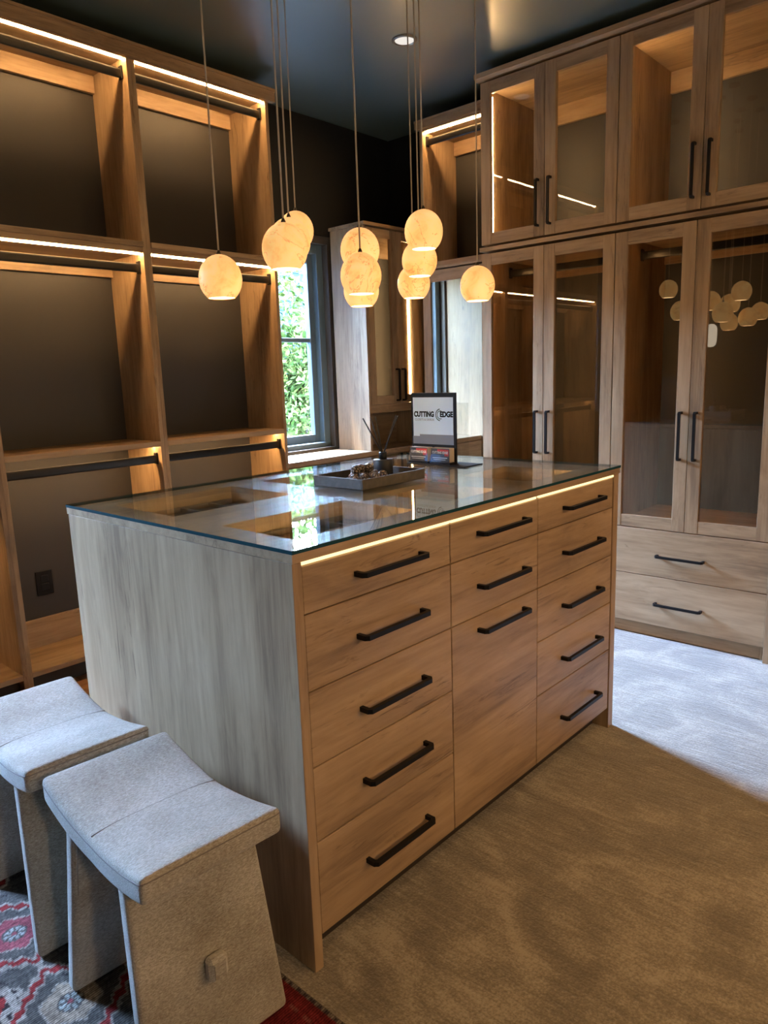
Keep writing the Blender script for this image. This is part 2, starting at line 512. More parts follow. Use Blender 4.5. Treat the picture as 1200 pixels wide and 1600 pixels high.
# ------------------------------------------------------------------ closet run along the back wall
YLF, YLB = 1.9627, YB - 0.002
def rod_mesh_x(length):
    bm = bmesh.new()
    w, h = 0.0090, 0.0190
    poly = [(w * math.copysign(abs(math.cos(t)) ** 0.6, math.cos(t)), h * math.copysign(abs(math.sin(t)) ** 0.6, math.sin(t))) for t in [2 * math.pi * k / 16 for k in range(16)]]
    prism(bm, poly, 0, -length / 2, length / 2)
    me = bpy.data.meshes.new('hanging_rod'); bmesh.ops.recalc_face_normals(bm, faces=bm.faces); bm.to_mesh(me); bm.free()
    me.materials.append(MATS['black_rod'])
    return me

def rod(parent, p0, p1, y, z, axis='x'):
    L = p1 - p0
    o = bpy.data.objects.new('hanging_rod', rod_mesh_x(L))
    if axis == 'x':
        put(o, parent, ((p0 + p1) / 2, y, z))
        ends = [((p0, p0 + 0.008), (y - 0.013, y + 0.013)), ((p1 - 0.008, p1), (y - 0.013, y + 0.013))]
    else:
        put(o, parent, (y, (p0 + p1) / 2, z)); o.rotation_euler = (0, 0, math.pi / 2)
        ends = [((y - 0.013, y + 0.013), (p0, p0 + 0.008)), ((y - 0.013, y + 0.013), (p1 - 0.008, p1))]
    for xr, yr in ends:
        bk = box('rod_bracket', xr, yr, (z - 0.024, z + 0.030), 'black_metal', None, 0.002)
        # keep it with its rod
        bk.parent = o
        bk.matrix_parent_inverse = Matrix.LocRotScale(WORLD[o.name], o.rotation_euler, None).inverted() if parent is None else Matrix.LocRotScale(WORLD[o.name], o.rotation_euler, None).inverted()
    return o

def led(parent, xr, yr, zr, mat, label='glowing warm white light strip'):
    return box('led_strip', xr, yr, zr, mat, parent, 0, label=label)

Z_TOP, Z_MID, Z_LOW, Z_BOT = 2.612, 1.872, 0.999, 0.100
bays = [(-0.520, 0.203, 'open hanging bay of pale oak at the far left, partly cut off by the frame'),
        (0.203, 0.927, 'open oak hanging bay with a black outlet low on its back'),
        (0.927, 1.665, 'open oak hanging bay with black rods next to the window')]
for x0, x1, lab in bays:
    u = thing('closet_bay', ((x0 + x1) / 2, (YLF + YLB) / 2, 0), lab, 'closet', 'open hanging bays along the back wall')
    t = 0.019
    for a in (x0, x1 - t):
        box('side_panel', (a, a + t), (YLF, YLB), (0.0, Z_TOP + 0.02), 'wood_z', u)
    i0, i1 = x0 + t, x1 - t
    box('top_panel', (i0, i1), (YLF + 0.004, YLB), (Z_TOP, Z_TOP + 0.02), 'wood_x', u)
    box('shelf', (i0, i1), (YLF + 0.001, YLB), (Z_MID - 0.045, Z_MID - 0.022), 'wood_x', u)
    box('shelf', (i0, i1), (YLF - 0.010, YLB), (Z_MID - 0.022, Z_MID), 'wood_x', u)
    box('shelf', (i0, i1), (YLF, YLB), (Z_LOW - 0.024, Z_LOW), 'wood_x', u)
    box('bottom_shelf', (i0, i1), (YLF, YLB), (Z_BOT - 0.022, Z_BOT), 'wood_x', u)
    box('back_panel', (i0, i1), (YLB - 0.006, YLB), (Z_BOT, Z_TOP), 'closet_back', u, 0)
    for z0, z1 in ((2.540, Z_TOP), (1.752, Z_MID - 0.045), (Z_BOT, Z_BOT + 0.128)):
        box('back_rail', (i0, i1), (YLB - 0.026, YLB - 0.006), (z0, z1), 'wood_x', u)
    box('toe_kick', (i0, i1), (YLF + 0.05, YLF + 0.068), (0.0, Z_BOT - 0.022), 'toe_dark', u)
    # light strips tucked under the top and the shelves
    led(u, (i0 + 0.004, i1 - 0.004), (YLF + 0.022, YLF + 0.030), (Z_TOP - 0.006, Z_TOP - 0.0005), 'led_run')
    led(u, (i0 + 0.004, i1 - 0.004), (YLF + 0.022, YLF + 0.030), (Z_MID - 0.051, Z_MID - 0.0455), 'led_run')
    led(u, (i0 + 0.004, i1 - 0.004), (YLF + 0.060, YLF + 0.070), (Z_LOW - 0.0275, Z_LOW - 0.0245), 'led_low')
    for z in (2.556, 1.766, 0.915):
        rod(u, i0, i1, YLF + 0.045, z)
    for hz in (2.50, 1.70, 1.40):
        for a, s in ((i0, 1), (i1, -1)):
            pass
# crown along the top of the run
bm = bmesh.new()
prof = [(YLF - 0.004, 2.604), (YLF - 0.030, 2.604), (YLF - 0.030, 2.650), (YLF - 0.036, 2.650), (YLF - 0.036, 2.662), (YLB, 2.662), (YLB, 2.632), (YLF - 0.004, 2.632)]
prism(bm, prof, 0, -0.53, 1.688)
from_bm('trim_2', bm, 'wood_x', None, (0, 0, 0), kind='structure')

# outlet on the back of the second bay
ox, oz = 0.476, 0.367
ot = thing('wall_outlet', (0.434, YLB - 0.006, 0.385), 'black outlet plate low on the dark back of the closet bay', 'outlet')
sx = -0.8817
box('plate', (0.398, 0.472), (YLB - 0.012, YLB - 0.0062), (0.330, 0.442), 'black_plastic', ot, 0.002)
for z in (0.355, 0.393):
    box('socket', (0.418, 0.452), (YLB - 0.0145, YLB - 0.012), (z, z + 0.028), 'black_metal', ot, 0.001)

# ------------------------------------------------------------------ handles
def pull_mesh(L, axis, out, name='handle'):
    """bar pull: bent flat bar, length along axis, standing off along out (signed axis)"""
    d, t, w, ch = 0.032, 0.010, 0.011, 0.008
    h = L / 2
    prof = [(-h, 0), (-h, d - ch), (-h + ch, d), (h - ch, d), (h, d - ch), (h, 0), (h - t, 0), (h - t, d - t - 0.003), (h - t - 0.003, d - t), (-h + t + 0.003, d - t), (-h + t, d - t - 0.003), (-h + t, 0)]
    bm = bmesh.new()
    lo = [bm.verts.new((p[0], p[1], -w / 2)) for p in prof]; hi = [bm.verts.new((p[0], p[1], w / 2)) for p in prof]
    n = len(prof)
    for i in range(n):
        j = (i + 1) % n
        bm.faces.new((lo[i], lo[j], hi[j], hi[i]))
    for q in ((0, 1, 2, 9, 10, 11), (2, 3, 8, 9), (3, 4, 5, 6, 7, 8)):
        bm.faces.new([hi[k] for k in q]); bm.faces.new([lo[k] for k in q][::-1])
    bmesh.ops.recalc_face_normals(bm, faces=bm.faces)
    # local x=length, y=out, z=width  ->  world axes
    ex = Vector([1 if k == axis else 0 for k in range(3)])
    ey = Vector(out); ez = ex.cross(ey)
    mat = Matrix((ex, ey, ez)).transposed()
    for v in bm.verts: v.co = mat @ v.co
    me = bpy.data.meshes.new(name); bm.to_mesh(me); bm.free()
    me.materials.append(MATS['black_metal'])
    return me

def handle(parent, me, loc):
    o = bpy.data.objects.new('handle', me)
    put(o, parent, loc)
    return o

# ------------------------------------------------------------------ glazed doors facing -x
H_DOOR_Z = pull_mesh(0.215, 2, (-1, 0, 0))
H_DRAW_Y = pull_mesh(0.215, 1, (-1, 0, 0))
def glazed_door(parent, x, y_hi, y_lo, z0, z1, hinge_hi, handle_z, st=0.056, glass_mat='pane_glass'):
    """door at plane x (front), thickness .02 towards +x"""
    bm = bmesh.new()
    yc, zc = (y_hi + y_lo) / 2, (z0 + z1) / 2
    g = 0.0012
    yh, yl = y_hi - g - yc, y_lo + g - yc
    zl, zh = z0 - zc, z1 - zc
    box_bm(bm, (0.010, yh - st / 2, 0), (0.020, st, zh - zl), 0.001, 0)
    box_bm(bm, (0.010, yl + st / 2, 0), (0.020, st, zh - zl), 0.001, 0)
    box_bm(bm, (0.0105, 0, zh - st / 2), (0.019, (yh - yl) - 2 * st, st), 0.001, 1)
    box_bm(bm, (0.0105, 0, zl + st / 2), (0.019, (yh - yl) - 2 * st, st), 0.001, 1)
    d = from_bm('door', bm, ['wood_z', 'wood_y'], parent, (x, yc, zc))
    box('glass_pane', (x + 0.010, x + 0.014), (y_lo + st, y_hi - st), (z0 + st - 0.006, z1 - st + 0.006), glass_mat, d, 0)
    hy = (y_lo + st * 0.58) if hinge_hi else (y_hi - st * 0.58)
    handle(d, H_DOOR_Z, (x, hy, handle_z))
    return d

XF = 2.361   # front of the tall glazed cabinets
def tall_upper(y_hi, y_lo, led_x, label):
    u = thing('wall_cabinet', (XF + 0.27, (y_hi + y_lo) / 2, 1.893), label, 'cabinet', 'glazed upper cabinets on the right wall')
    t = 0.019; xb = XR - 0.003; x0 = XF + 0.021
    z0, z1 = 1.893, 2.650
    for a in (y_hi - t, y_lo): box('side_panel', (x0, xb), (a, a + t), (z0, z1), 'wood_z', u)
    box('top_panel', (x0, xb), (y_lo + t, y_hi - t), (z1 - t, z1), 'wood_y', u)
    box('bottom_panel', (x0, xb), (y_lo + t, y_hi - t), (z0, z0 + t), 'wood_y', u)
    box('back_panel', (xb - 0.008, xb), (y_lo + t, y_hi - t), (z0 + t, z1 - t), 'closet_back', u, 0)
    box('back_rail', (xb - 0.028, xb - 0.008), (y_lo + t, y_hi - t), (z1 - t - 0.095, z1 - t), 'wood_y', u)
    ym = (y_hi + y_lo) / 2
    glazed_door(u, XF, y_hi, ym, z0, z1, True, 2.044)
    glazed_door(u, XF, ym, y_lo, z0, z1, False, 2.044)
    led(u, (led_x, led_x + 0.012), (y_hi - t - 0.007, y_hi - t - 0.0005), (1.945, 2.600), 'led_upper')
    return u
tall_upper(1.178, 0.459, XF + 0.060, 'glazed oak upper cabinet with a bright vertical light strip at its left')
tall_upper(0.457, -0.272, XF + 0.022, 'glazed oak upper cabinet at the right edge, no visible light strip')

def tall_lower(y_hi, y_lo, label):
    u = thing('tall_cabinet', (XF + 0.27, (y_hi + y_lo) / 2, 0), label, 'cabinet', 'glazed tall cabinets on the right wall')
    t = 0.019; xb = XR - 0.003; x0 = XF + 0.021
    z0, z1 = 0.0, 1.850
    for a in (y_hi - t, y_lo): box('side_panel', (x0, xb), (a, a + t), (z0, z1), 'wood_z', u)
    box('top_panel', (x0, xb), (y_lo + t, y_hi - t), (z1 - t, z1), 'wood_y', u)
    box('bottom_panel', (x0, xb), (y_lo + t, y_hi - t), (0.522, 0.541), 'wood_y', u)
    box('back_panel', (xb - 0.008, xb), (y_lo + t, y_hi - t), (0.541, z1 - t), 'closet_back', u, 0)
    box('back_rail', (xb - 0.028, xb - 0.008), (y_lo + t, y_hi - t), (z1 - t - 0.075, z1 - t), 'wood_y', u)
    ym = (y_hi + y_lo) / 2
    glazed_door(u, XF, y_hi, ym, 0.526, z1, True, 0.956, glass_mat='smoked_glass')
    glazed_door(u, XF, ym, y_lo, 0.526, z1, False, 0.956, glass_mat='smoked_glass')
    for a, b_, hz in ((0.303, 0.522, 0.403), (0.066, 0.300, 0.174)):
        d = box('drawer', (XF, XF + 0.020), (y_lo + 0.0015, y_hi - 0.0015), (a, b_), 'wood_y', u, 0.001)
        handle(d, H_DRAW_Y, (XF, ym + 0.012, hz))
    box('toe_kick', (XF + 0.03, XF + 0.048), (y_lo + t, y_hi - t), (0.0, 0.066), 'wood_y', u)
    rod(u, y_lo + t, y_hi - t, XF + 0.24, 1.772, 'y')
    led(u, (XF + 0.024, XF + 0.034), (y_hi - t - 0.006, y_hi - t - 0.0005), (0.62, 1.80), 'led_dim')
    return u
tall_lower(1.178, 0.459, 'tall glazed oak cabinet partly hidden behind the island')
tall_lower(0.457, -0.252, 'tall glazed oak cabinet above two wide drawers at right')
# shadow line and ledge between upper and lower boxes
bm = bmesh.new()
prism(bm, [(XF - 0.006, 1.862), (XF - 0.006, 1.882), (XR - 0.003, 1.882), (XR - 0.003, 1.862)], 1, -0.29, 1.186)
from_bm('trim_3', bm, 'wood_y', None, (0, 0, 0), kind='structure')
bm = bmesh.new()
prism(bm, [(XF - 0.004, 2.661), (XF - 0.024, 2.668), (XF - 0.024, 2.690), (XR - 0.003, 2.690), (XR - 0.003, 2.661)], 1, -0.60, 1.198)
from_bm('trim_4', bm, 'wood_y', None, (0, 0, 0), kind='structure')
# end panel beside the right tall cabinet
ep = thing('end_panel', (XF + 0.2, -0.265, 0), 'oak end panel reaching the floor at the right edge', 'panel')
box('panel', (XF - 0.012, XR - 0.003), (-0.278, -0.254), (0.0, 1.860), 'wood_z', ep)
box('scribe_strip', (XF - 0.012, XF + 0.006), (-0.302, -0.279), (0.0, 1.860), 'wood_z', ep)

# ------------------------------------------------------------------ open unit and mirror left of the glazed cabinets
XO = 2.575
u = thing('open_wall_unit', (2.74, 1.45, 1.86), 'open oak wall unit with light strip and black rod above the mirror', 'closet')
y_hi, y_lo = 1.742, 1.181
t = 0.019; xb = XR - 0.003
for a in (y_hi - t, y_lo): box('side_panel', (XO, xb), (a, a + t), (1.872, 2.62), 'wood_z', u)
box('top_panel', (XO, xb), (y_lo + t, y_hi - t), (2.601, 2.62), 'wood_y', u)
box('bottom_panel', (XO, xb), (y_lo + t, y_hi - t), (1.872, 1.891), 'wood_y', u)
box('back_panel', (xb - 0.008, xb), (y_lo + t, y_hi - t), (1.891, 2.601), 'closet_back', u, 0)
box('back_rail', (xb - 0.028, xb - 0.008), (y_lo + t, y_hi - t), (2.525, 2.601), 'wood_y', u)
led(u, (XO + 0.022, XO + 0.030), (y_lo + t + 0.004, y_hi - t - 0.004), (2.595, 2.6005), 'led_run')
rod(u, y_lo + t, y_hi - t, XO + 0.045, 2.553, 'y')
bm = bmesh.new()
prism(bm, [(XO - 0.002, 2.612), (XO - 0.022, 2.612), (XO - 0.022, 2.642), (XO - 0.027, 2.642), (XO - 0.027, 2.655), (xb, 2.655), (xb, 2.621), (XO - 0.002, 2.621)], 1, 1.181, 1.758)
from_bm('trim_5', bm, 'wood_y', None, (0, 0, 0), kind='structure')
mu = thing('mirror_door', (2.74, 1.45, 0), 'tall framed mirror door between corner cabinet and glazed cabinets', 'mirror')
bm = bmesh.new()
yc, zc = (y_hi + y_lo) / 2, 0.93
box_bm(bm, (0.010, (y_hi - yc) - 0.028, 0), (0.020, 0.056, 1.83), 0.001, 0)
box_bm(bm, (0.010, (y_lo - yc) + 0.028, 0), (0.020, 0.056, 1.83), 0.001, 0)
box_bm(bm, (0.0105, 0, 0.915 - 0.032), (0.019, y_hi - y_lo - 0.112, 0.064), 0.001, 1)
box_bm(bm, (0.0105, 0, -0.915 + 0.032), (0.019, y_hi - y_lo - 0.112, 0.064), 0.001, 1)
fr = from_bm('door_frame', bm, ['wood_z', 'wood_y'], mu, (XO, yc, zc + 0.0))
box('mirror_glass', (XO + 0.008, XO + 0.013), (y_lo + 0.056, y_hi - 0.056), (0.075, 1.785), 'mirror', fr, 0)
box('body', (XO + 0.021, xb), (y_lo, y_hi), (0.0, 1.848), 'wood_z', mu)
bm = bmesh.new()
prism(bm, [(XO - 0.004, 1.852), (XO - 0.014, 1.858), (XO - 0.014, 1.870), (xb, 1.870), (xb, 1.852)], 1, 1.181, 1.752)
from_bm('trim_6', bm, 'wood_y', None, (0, 0, 0), kind='structure')

# ------------------------------------------------------------------ corner cabinet right of the window, and counters
X0, X1, YC0, YC1 = 2.341, XR - 0.003, 1.983, YB - 0.014
ZK = 0.81
cu = thing('corner_cabinet', (2.62, 2.13, ZK), 'glazed oak corner cabinet on the counter right of the window', 'cabinet')
box('side_panel', (X0, X0 + 0.019), (YC0 + 0.002, YC1), (ZK + 0.001, 2.118), 'wood_z', cu)
box('side_panel', (X1 - 0.019, X1), (YC0 + 0.021, YC1), (ZK + 0.001, 2.118), 'wood_z', cu)
box('top_panel', (X0 + 0.019, X1 - 0.019), (YC0 + 0.021, YC1), (2.099, 2.118), 'wood_x', cu)
box('bottom_panel', (X0 + 0.019, X1 - 0.019), (YC0 + 0.002, YC1), (1.035, 1.085), 'wood_x', cu)
box('back_panel', (X0 + 0.019, X1 - 0.019), (YC1 - 0.006, YC1), (1.085, 2.099), 'closet_back', cu, 0)
box('back_rail', (X0 + 0.019, X1 - 0.019), (YC1 - 0.026, YC1 - 0.006), (2.0, 2.099), 'wood_x', cu)
box('niche_back', (X0 + 0.019, X1 - 0.019), (YC1 - 0.012, YC1), (ZK + 0.001, 1.035), 'wood_x', cu)
xm = (X0 + X1) / 2
H_DOOR_ZY = pull_mesh(0.2, 2, (0, -1, 0))
for a, b_, left in ((X0 + 0.02, xm, True), (xm, X1, False)):
    st = 0.05; z0, z1 = 1.087, 2.112
    bm = bmesh.new(); cx, cz = (a + b_) / 2, (z0 + z1) / 2; hw, hh = (b_ - a) / 2 - 0.0012, (z1 - z0) / 2
    box_bm(bm, (-hw + st / 2, 0.01, 0), (st, 0.02, 2 * hh), 0.001, 0)
    box_bm(bm, (hw - st / 2, 0.01, 0), (st, 0.02, 2 * hh), 0.001, 0)
    box_bm(bm, (0, 0.0105, hh - st / 2), (2 * hw - 2 * st, 0.019, st), 0.001, 1)
    box_bm(bm, (0, 0.0105, -hh + st / 2), (2 * hw - 2 * st, 0.019, st), 0.001, 1)
    d = from_bm('door', bm, ['wood_z', 'wood_x'], cu, (cx, YC0, cz))
    box('glass_pane', (a + st, b_ - st), (YC0 + 0.010, YC0 + 0.014), (z0 + st - 0.006, z1 - st + 0.006), 'pane_glass', d, 0)
    handle(d, H_DOOR_ZY, ((b_ - 0.028) if left else (a + 0.028), YC0, 1.20))
box('led_strip', (X1 - 0.025, X1 - 0.0195), (YC0 + 0.125, YC0 + 0.137), (1.09, 2.05), 'led_corner', cu, 0, label='glowing warm white light strip')
bm = bmesh.new()
prism(bm, [(X0 - 0.012, YC0 - 0.014), (X1, YC0 - 0.014), (X1, YC1), (X0 - 0.012, YC1)], 2, 2.119, 2.137)
from_bm('crown', bm, 'wood_x', cu, (0, 0, 0)); 

ct = thing('window_counter', (2.28, 2.1, 0), 'sunlit wooden counter below the window, running into the corner', 'counter')
box('worktop', (1.6665, X1), (YLF + 0.01, YB - 0.001), (ZK - 0.03, ZK), 'wood_x', ct, 0.002)
box('base', (1.6665, X1), (YLF + 0.03, YB - 0.001), (0.0, ZK - 0.031), 'wood_z', ct)
for a, b_ in ((1.67, 2.28), (2.285, X1 - 0.002)):
    for z0, z1 in ((0.09, 0.32), (0.324, 0.55), (0.554, 0.776)):
        d = box('drawer', (a, b_), (YLF + 0.01, YLF + 0.029), (z0, z1), 'wood_x', ct)

# ------------------------------------------------------------------ island
L, W = 1.4457, 0.950
isl = thing('closet_island', (L / 2, W / 2, 0), 'oak island of drawers with a glass display top', 'island')
box('end_panel', (0.0, 0.024), (0.0, W), (0.0, 0.912), 'wood_z', isl)
box('end_panel', (1.412, L), (0.0, W), (0.0, 0.912), 'wood_z', isl)
box('back_panel', (0.024, 1.412), (W - 0.02, W), (0.0, 0.912), 'wood_x', isl)
box('carcass', (0.0245, 1.4115), (0.026, W - 0.0205), (0.075, 0.800), 'wood_x', isl)
box('toe_kick', (0.0245, 1.4115), (0.060, 0.075), (0.0, 0.0745), 'toe_dark', isl)
cols = [(0.027, 0.506), (0.509, 0.923), (0.926, 1.409)]
rows = [(0.803, 0.902), (0.638, 0.800), (0.470, 0.635), (0.299, 0.467), (0.077, 0.296)]
hz = [0.852, 0.713, 0.545, 0.373, 0.173]
H_ISL = [pull_mesh(0.224, 0, (0, -1, 0)), pull_mesh(0.230, 0, (0, -1, 0)), pull_mesh(0.243, 0, (0, -1, 0))]
hx = [0.283, 0.734, 1.190]
for ci, (a, b_) in enumerate(cols):
    rr = list(zip(rows, hz))
    if ci == 1: rr = [(rows[0], 0.857), (rows[1], 0.716), ((0.077, 0.635), 0.596)]
    for (z0, z1), h in rr:
        d = box('drawer', (a, b_), (0.003, 0.023), (z0, z1), 'wood_x', isl, 0.0012)
        handle(d, H_ISL[ci], (hx[ci], 0.003, h + 0.002))
# light strip below the top, in three lengths
for a, b_ in ((0.026, 0.503), (0.511, 0.912), (0.930, 1.410)):
    led(isl, (a, b_), (0.0015, 0.010), (0.9050, 0.9115), 'led_island')
box('strip_channel', (0.0245, 1.4115), (0.0105, 0.026), (0.9025, 0.9135), 'wood_x', isl)
# wooden top with six display openings
wx = [(0.092, 0.489), (0.617, 0.862), (1.032, 1.306)]
wy = [(0.095, 0.355), (0.560, 0.862)]
zt0, zt1 = 0.914, 0.932
bm = bmesh.new()
xs = [-0.002] + [v for p in wx for v in p] + [L + 0.002]
ys = [-0.004] + [v for p in wy for v in p] + [W + 0.002]
def is_hole(i, j): return i in (1, 3, 5) and j in (1, 3)
gv = {}
def V(i, j, z):
    k = (i, j, z)
    if k not in gv: gv[k] = bm.verts.new((xs[i], ys[j], z))
    return gv[k]
nx, ny = len(xs) - 1, len(ys) - 1
for i in range(nx):
    for j in range(ny):
        if is_hole(i, j): continue
        bm.faces.new((V(i, j, zt1), V(i + 1, j, zt1), V(i + 1, j + 1, zt1), V(i, j + 1, zt1)))
        bm.faces.new((V(i, j, zt0), V(i, j + 1, zt0), V(i + 1, j + 1, zt0), V(i + 1, j, zt0)))
        for di, dj, e in ((-1, 0, ((i, j), (i, j + 1))), (1, 0, ((i + 1, j), (i + 1, j + 1))), (0, -1, ((i, j), (i + 1, j))), (0, 1, ((i, j + 1), (i + 1, j + 1)))):
            ii, jj = i + di, j + dj
            if ii < 0 or jj < 0 or ii >= nx or jj >= ny or is_hole(ii, jj):
                (p, q) = e
                bm.faces.new((V(*p, zt0), V(*q, zt0), V(*q, zt1), V(*p, zt1)))
from_bm('top_frame', bm, 'wood_x', isl, (0, 0, 0))
for (a, b_) in wx:
    for (c, d_) in wy:
        bm = bmesh.new(); t = 0.008; zb = 0.882
        box_bm(bm, ((a + b_) / 2, c - t / 2, (zb + zt0) / 2), (b_ - a + 2 * t, t, zt0 - zb - 0.001))
        box_bm(bm, ((a + b_) / 2, d_ + t / 2, (zb + zt0) / 2), (b_ - a + 2 * t, t, zt0 - zb - 0.001))
        box_bm(bm, (a - t / 2, (c + d_) / 2, (zb + zt0) / 2), (t, d_ - c, zt0 - zb - 0.001))
        box_bm(bm, (b_ + t / 2, (c + d_) / 2, (zb + zt0) / 2), (t, d_ - c, zt0 - zb - 0.001))
        wl = from_bm('display_well', bm, 'wood_x', isl, ((0, 0, 0)))
        box('lining', (a - t, b_ + t), (c - t, d_ + t), (zb - 0.008, zb), 'velvet', wl, 0)
        nd = 4 if b_ - a > 0.3 else 3
        for k in range(1, nd):
            xx = a + (b_ - a) * k / nd
            box('divider', (xx - 0.003, xx + 0.003), (c + 0.02, d_ - 0.02), (zb, zb + 0.014), 'well_grey', wl, 0.001)
        for yy in (c + 0.014, (c + d_) / 2, d_ - 0.02):
            box('divider', (a + 0.012, b_ - 0.012), (yy, yy + 0.006), (zb, zb + 0.0145), 'well_grey', wl, 0.001)
        box('led_strip', (a + 0.01, b_ - 0.01), (c + 0.001, c + 0.005), (0.900, 0.906), 'led_well', wl, 0)
# glass top
bm = bmesh.new()
gx0, gx1, gy0, gy1, gz0, gz1 = -0.003, L + 0.003, -0.006, W + 0.003, 0.9325, 0.9405
box_bm(bm, (0, 0, 0), (gx1 - gx0, gy1 - gy0, gz1 - gz0))
for f in bm.faces: f.material_index = 0 if abs(f.normal.z) > 0.5 else 1
from_bm('glass_top', bm, ['top_glass', 'glass_edge'], isl, ((gx0 + gx1) / 2, (gy0 + gy1) / 2, (gz0 + gz1) / 2), label='clear glass sheet with a blue-green edge')
ZI = gz1

# ------------------------------------------------------------------ stools
def stool(loc, rz, label):
    u = thing('saddle_stool', loc, label, 'stool', 'hide covered stools beside the island')
    u.rotation_euler = (0, 0, rz)
    WORLD[u.name] = Vector((0, 0, 0))   # parts below are in the stool's own frame
    hw, hl, zt, th = 0.140, 0.225, 0.432, 0.050
    def sad(y): return 0.036 * abs(y / hl) ** 1.8
    bm = bmesh.new()
    bmesh.ops.create_cube(bm, size=1.0)
    bmesh.ops.scale(bm, vec=(2 * hw, 2 * hl, th), verts=bm.verts)
    def cut(ax, n):
        ext = [hw, hl, th / 2][ax]
        for k in range(1, n):
            c = -ext + 2 * ext * k / n
            co = [0, 0, 0]; co[ax] = c; no = [0, 0, 0]; no[ax] = 1
            bmesh.ops.bisect_plane(bm, geom=bm.verts[:] + bm.edges[:] + bm.faces[:], plane_co=co, plane_no=no)
    cut(0, 14); cut(1, 22); cut(2, 3)
    for v in bm.verts:
        u_, w_ = v.co.x / hw, v.co.y / hl
        top = v.co.z > 0
        puff = 0.010 * (1 - u_ ** 4) * (1 - w_ ** 4) if top else -0.003
        v.co.z = zt - th / 2 + v.co.z + sad(v.co.y) + puff
        v.co.x *= 1 - 0.03 * (1 - abs(w_)) ** 2
    seat = from_bm('seat', bm, 'hide', u, (0, 0, 0), smooth=True)
    md = seat.modifiers.new('round', 'SUBSURF'); md.levels = 1; md.render_levels = 2
    # stitched seam over the middle and a stitched line round the edge
    bm = bmesh.new()
    tube_bm(bm, [(x, 0.0, zt + 0.010 * (1 - (x / hw) ** 4) - 0.0006) for x in np.linspace(-hw + 0.010, hw - 0.010, 16)], 0.0012, 5)
    from_bm('seam', bm, 'hide_edge', seat, (0, 0, 0))
    bm = bmesh.new(); pts = []
    ring = []
    for cx_, cy_, a0 in ((hw - 0.012, hl - 0.012, 0), (-hw + 0.012, hl - 0.012, 90), (-hw + 0.012, -hl + 0.012, 180), (hw - 0.012, -hl + 0.012, 270)):
        for k in range(5):
            a = math.radians(a0 + 22.5 * k); ring.append((cx_ + 0.0115 * math.cos(a), cy_ + 0.0115 * math.sin(a)))
    dense = []
    for p, q in zip(ring, ring[1:] + ring[:1]):
        m_ = max(1, int(math.hypot(q[0] - p[0], q[1] - p[1]) / 0.025))
        dense += [(p[0] + (q[0] - p[0]) * k / m_, p[1] + (q[1] - p[1]) * k / m_) for k in range(m_)]
    ring = dense
    for x, y in ring:
        k = 1 - 0.03 * (1 - abs(y / hl)) ** 2
        pts.append((x * k, y, zt - 0.012 + sad(y)))
    tube_bm(bm, pts, 0.0014, 5, closed=True)
    from_bm('piping', bm, 'hide_edge', seat, (0, 0, 0))
    for s in (-1, 1):
        bm = bmesh.new()
        yb, ytp, th2 = 0.190, 0.135, 0.036
        vs = []
        for z, hwz, yy in ((0.006, 0.150, yb), (0.396, 0.132, ytp)):
            for x in (-hwz, hwz):
                for dy in (0, -th2):
                    vs.append(bm.verts.new((x, s * (yy + dy), z)))
        for q in ((0, 1, 3, 2), (4, 6, 7, 5), (0, 2, 6, 4), (1, 5, 7, 3), (0, 4, 5, 1), (2, 3, 7, 6)):
            bm.faces.new([vs[k] for k in q])
        bmesh.ops.recalc_face_normals(bm, faces=bm.faces)
        bmesh.ops.bevel(bm, geom=bm.edges[:], offset=0.011, segments=4, affect='EDGES', profile=0.5)
        for v in bm.verts: v.co.z -= 0.004 if v.co.z < 0.1 else 0
        leg = from_bm('leg', bm, 'hide', u, (0, 0, 0), smooth=True)
        yt = s * (yb - (yb - ytp) * 0.47)
        tb = box('tenon_block', (-0.014, 0.026), tuple(sorted((yt, yt + s * 0.026))), (0.158, 0.206), 'hide', leg, 0.007)
        box('wedge', (-0.006, 0.018), tuple(sorted((yt + s * 0.0255, yt + s * 0.028))), (0.166, 0.198), 'hide', leg, 0.001)
        # seam along the inside face of the leg
        bm = bmesh.new()
        yi0, yi1 = s * (yb - th2 - 0.0002), s * (ytp - th2 - 0.0002)
        tube_bm(bm, [(-0.136, yi0, 0.03), (-0.122, yi1, 0.39)], 0.0011, 5)
        from_bm('seam', bm, 'hide_edge', leg, (0, 0, 0))
    box('stretcher', (-0.022, 0.022), (-0.150, 0.150), (0.158, 0.208), 'hide', u, 0.006)
    return u
ZRUG = 0.012
stool((-0.236, 0.172, ZRUG), math.radians(-4.0), 'pale hide covered stool nearest the camera, its block end showing')
stool((-0.222, 0.668, ZRUG), math.radians(-3.0), 'pale hide covered stool behind the front one, cut by the left edge')

# ------------------------------------------------------------------ floor coverings
bm = bmesh.new(); box_bm(bm, (0, 0, 0), (XF + 0.025 + 0.31, 3.50, 0.0085), 0.002)
from_bm('wool_carpet', bm, 'wool', None, (XF + 0.025 - (XF + 0.335) / 2, -0.72, 0.00425 - 0.0085), label='large beige wool carpet under the island', cat='carpet')

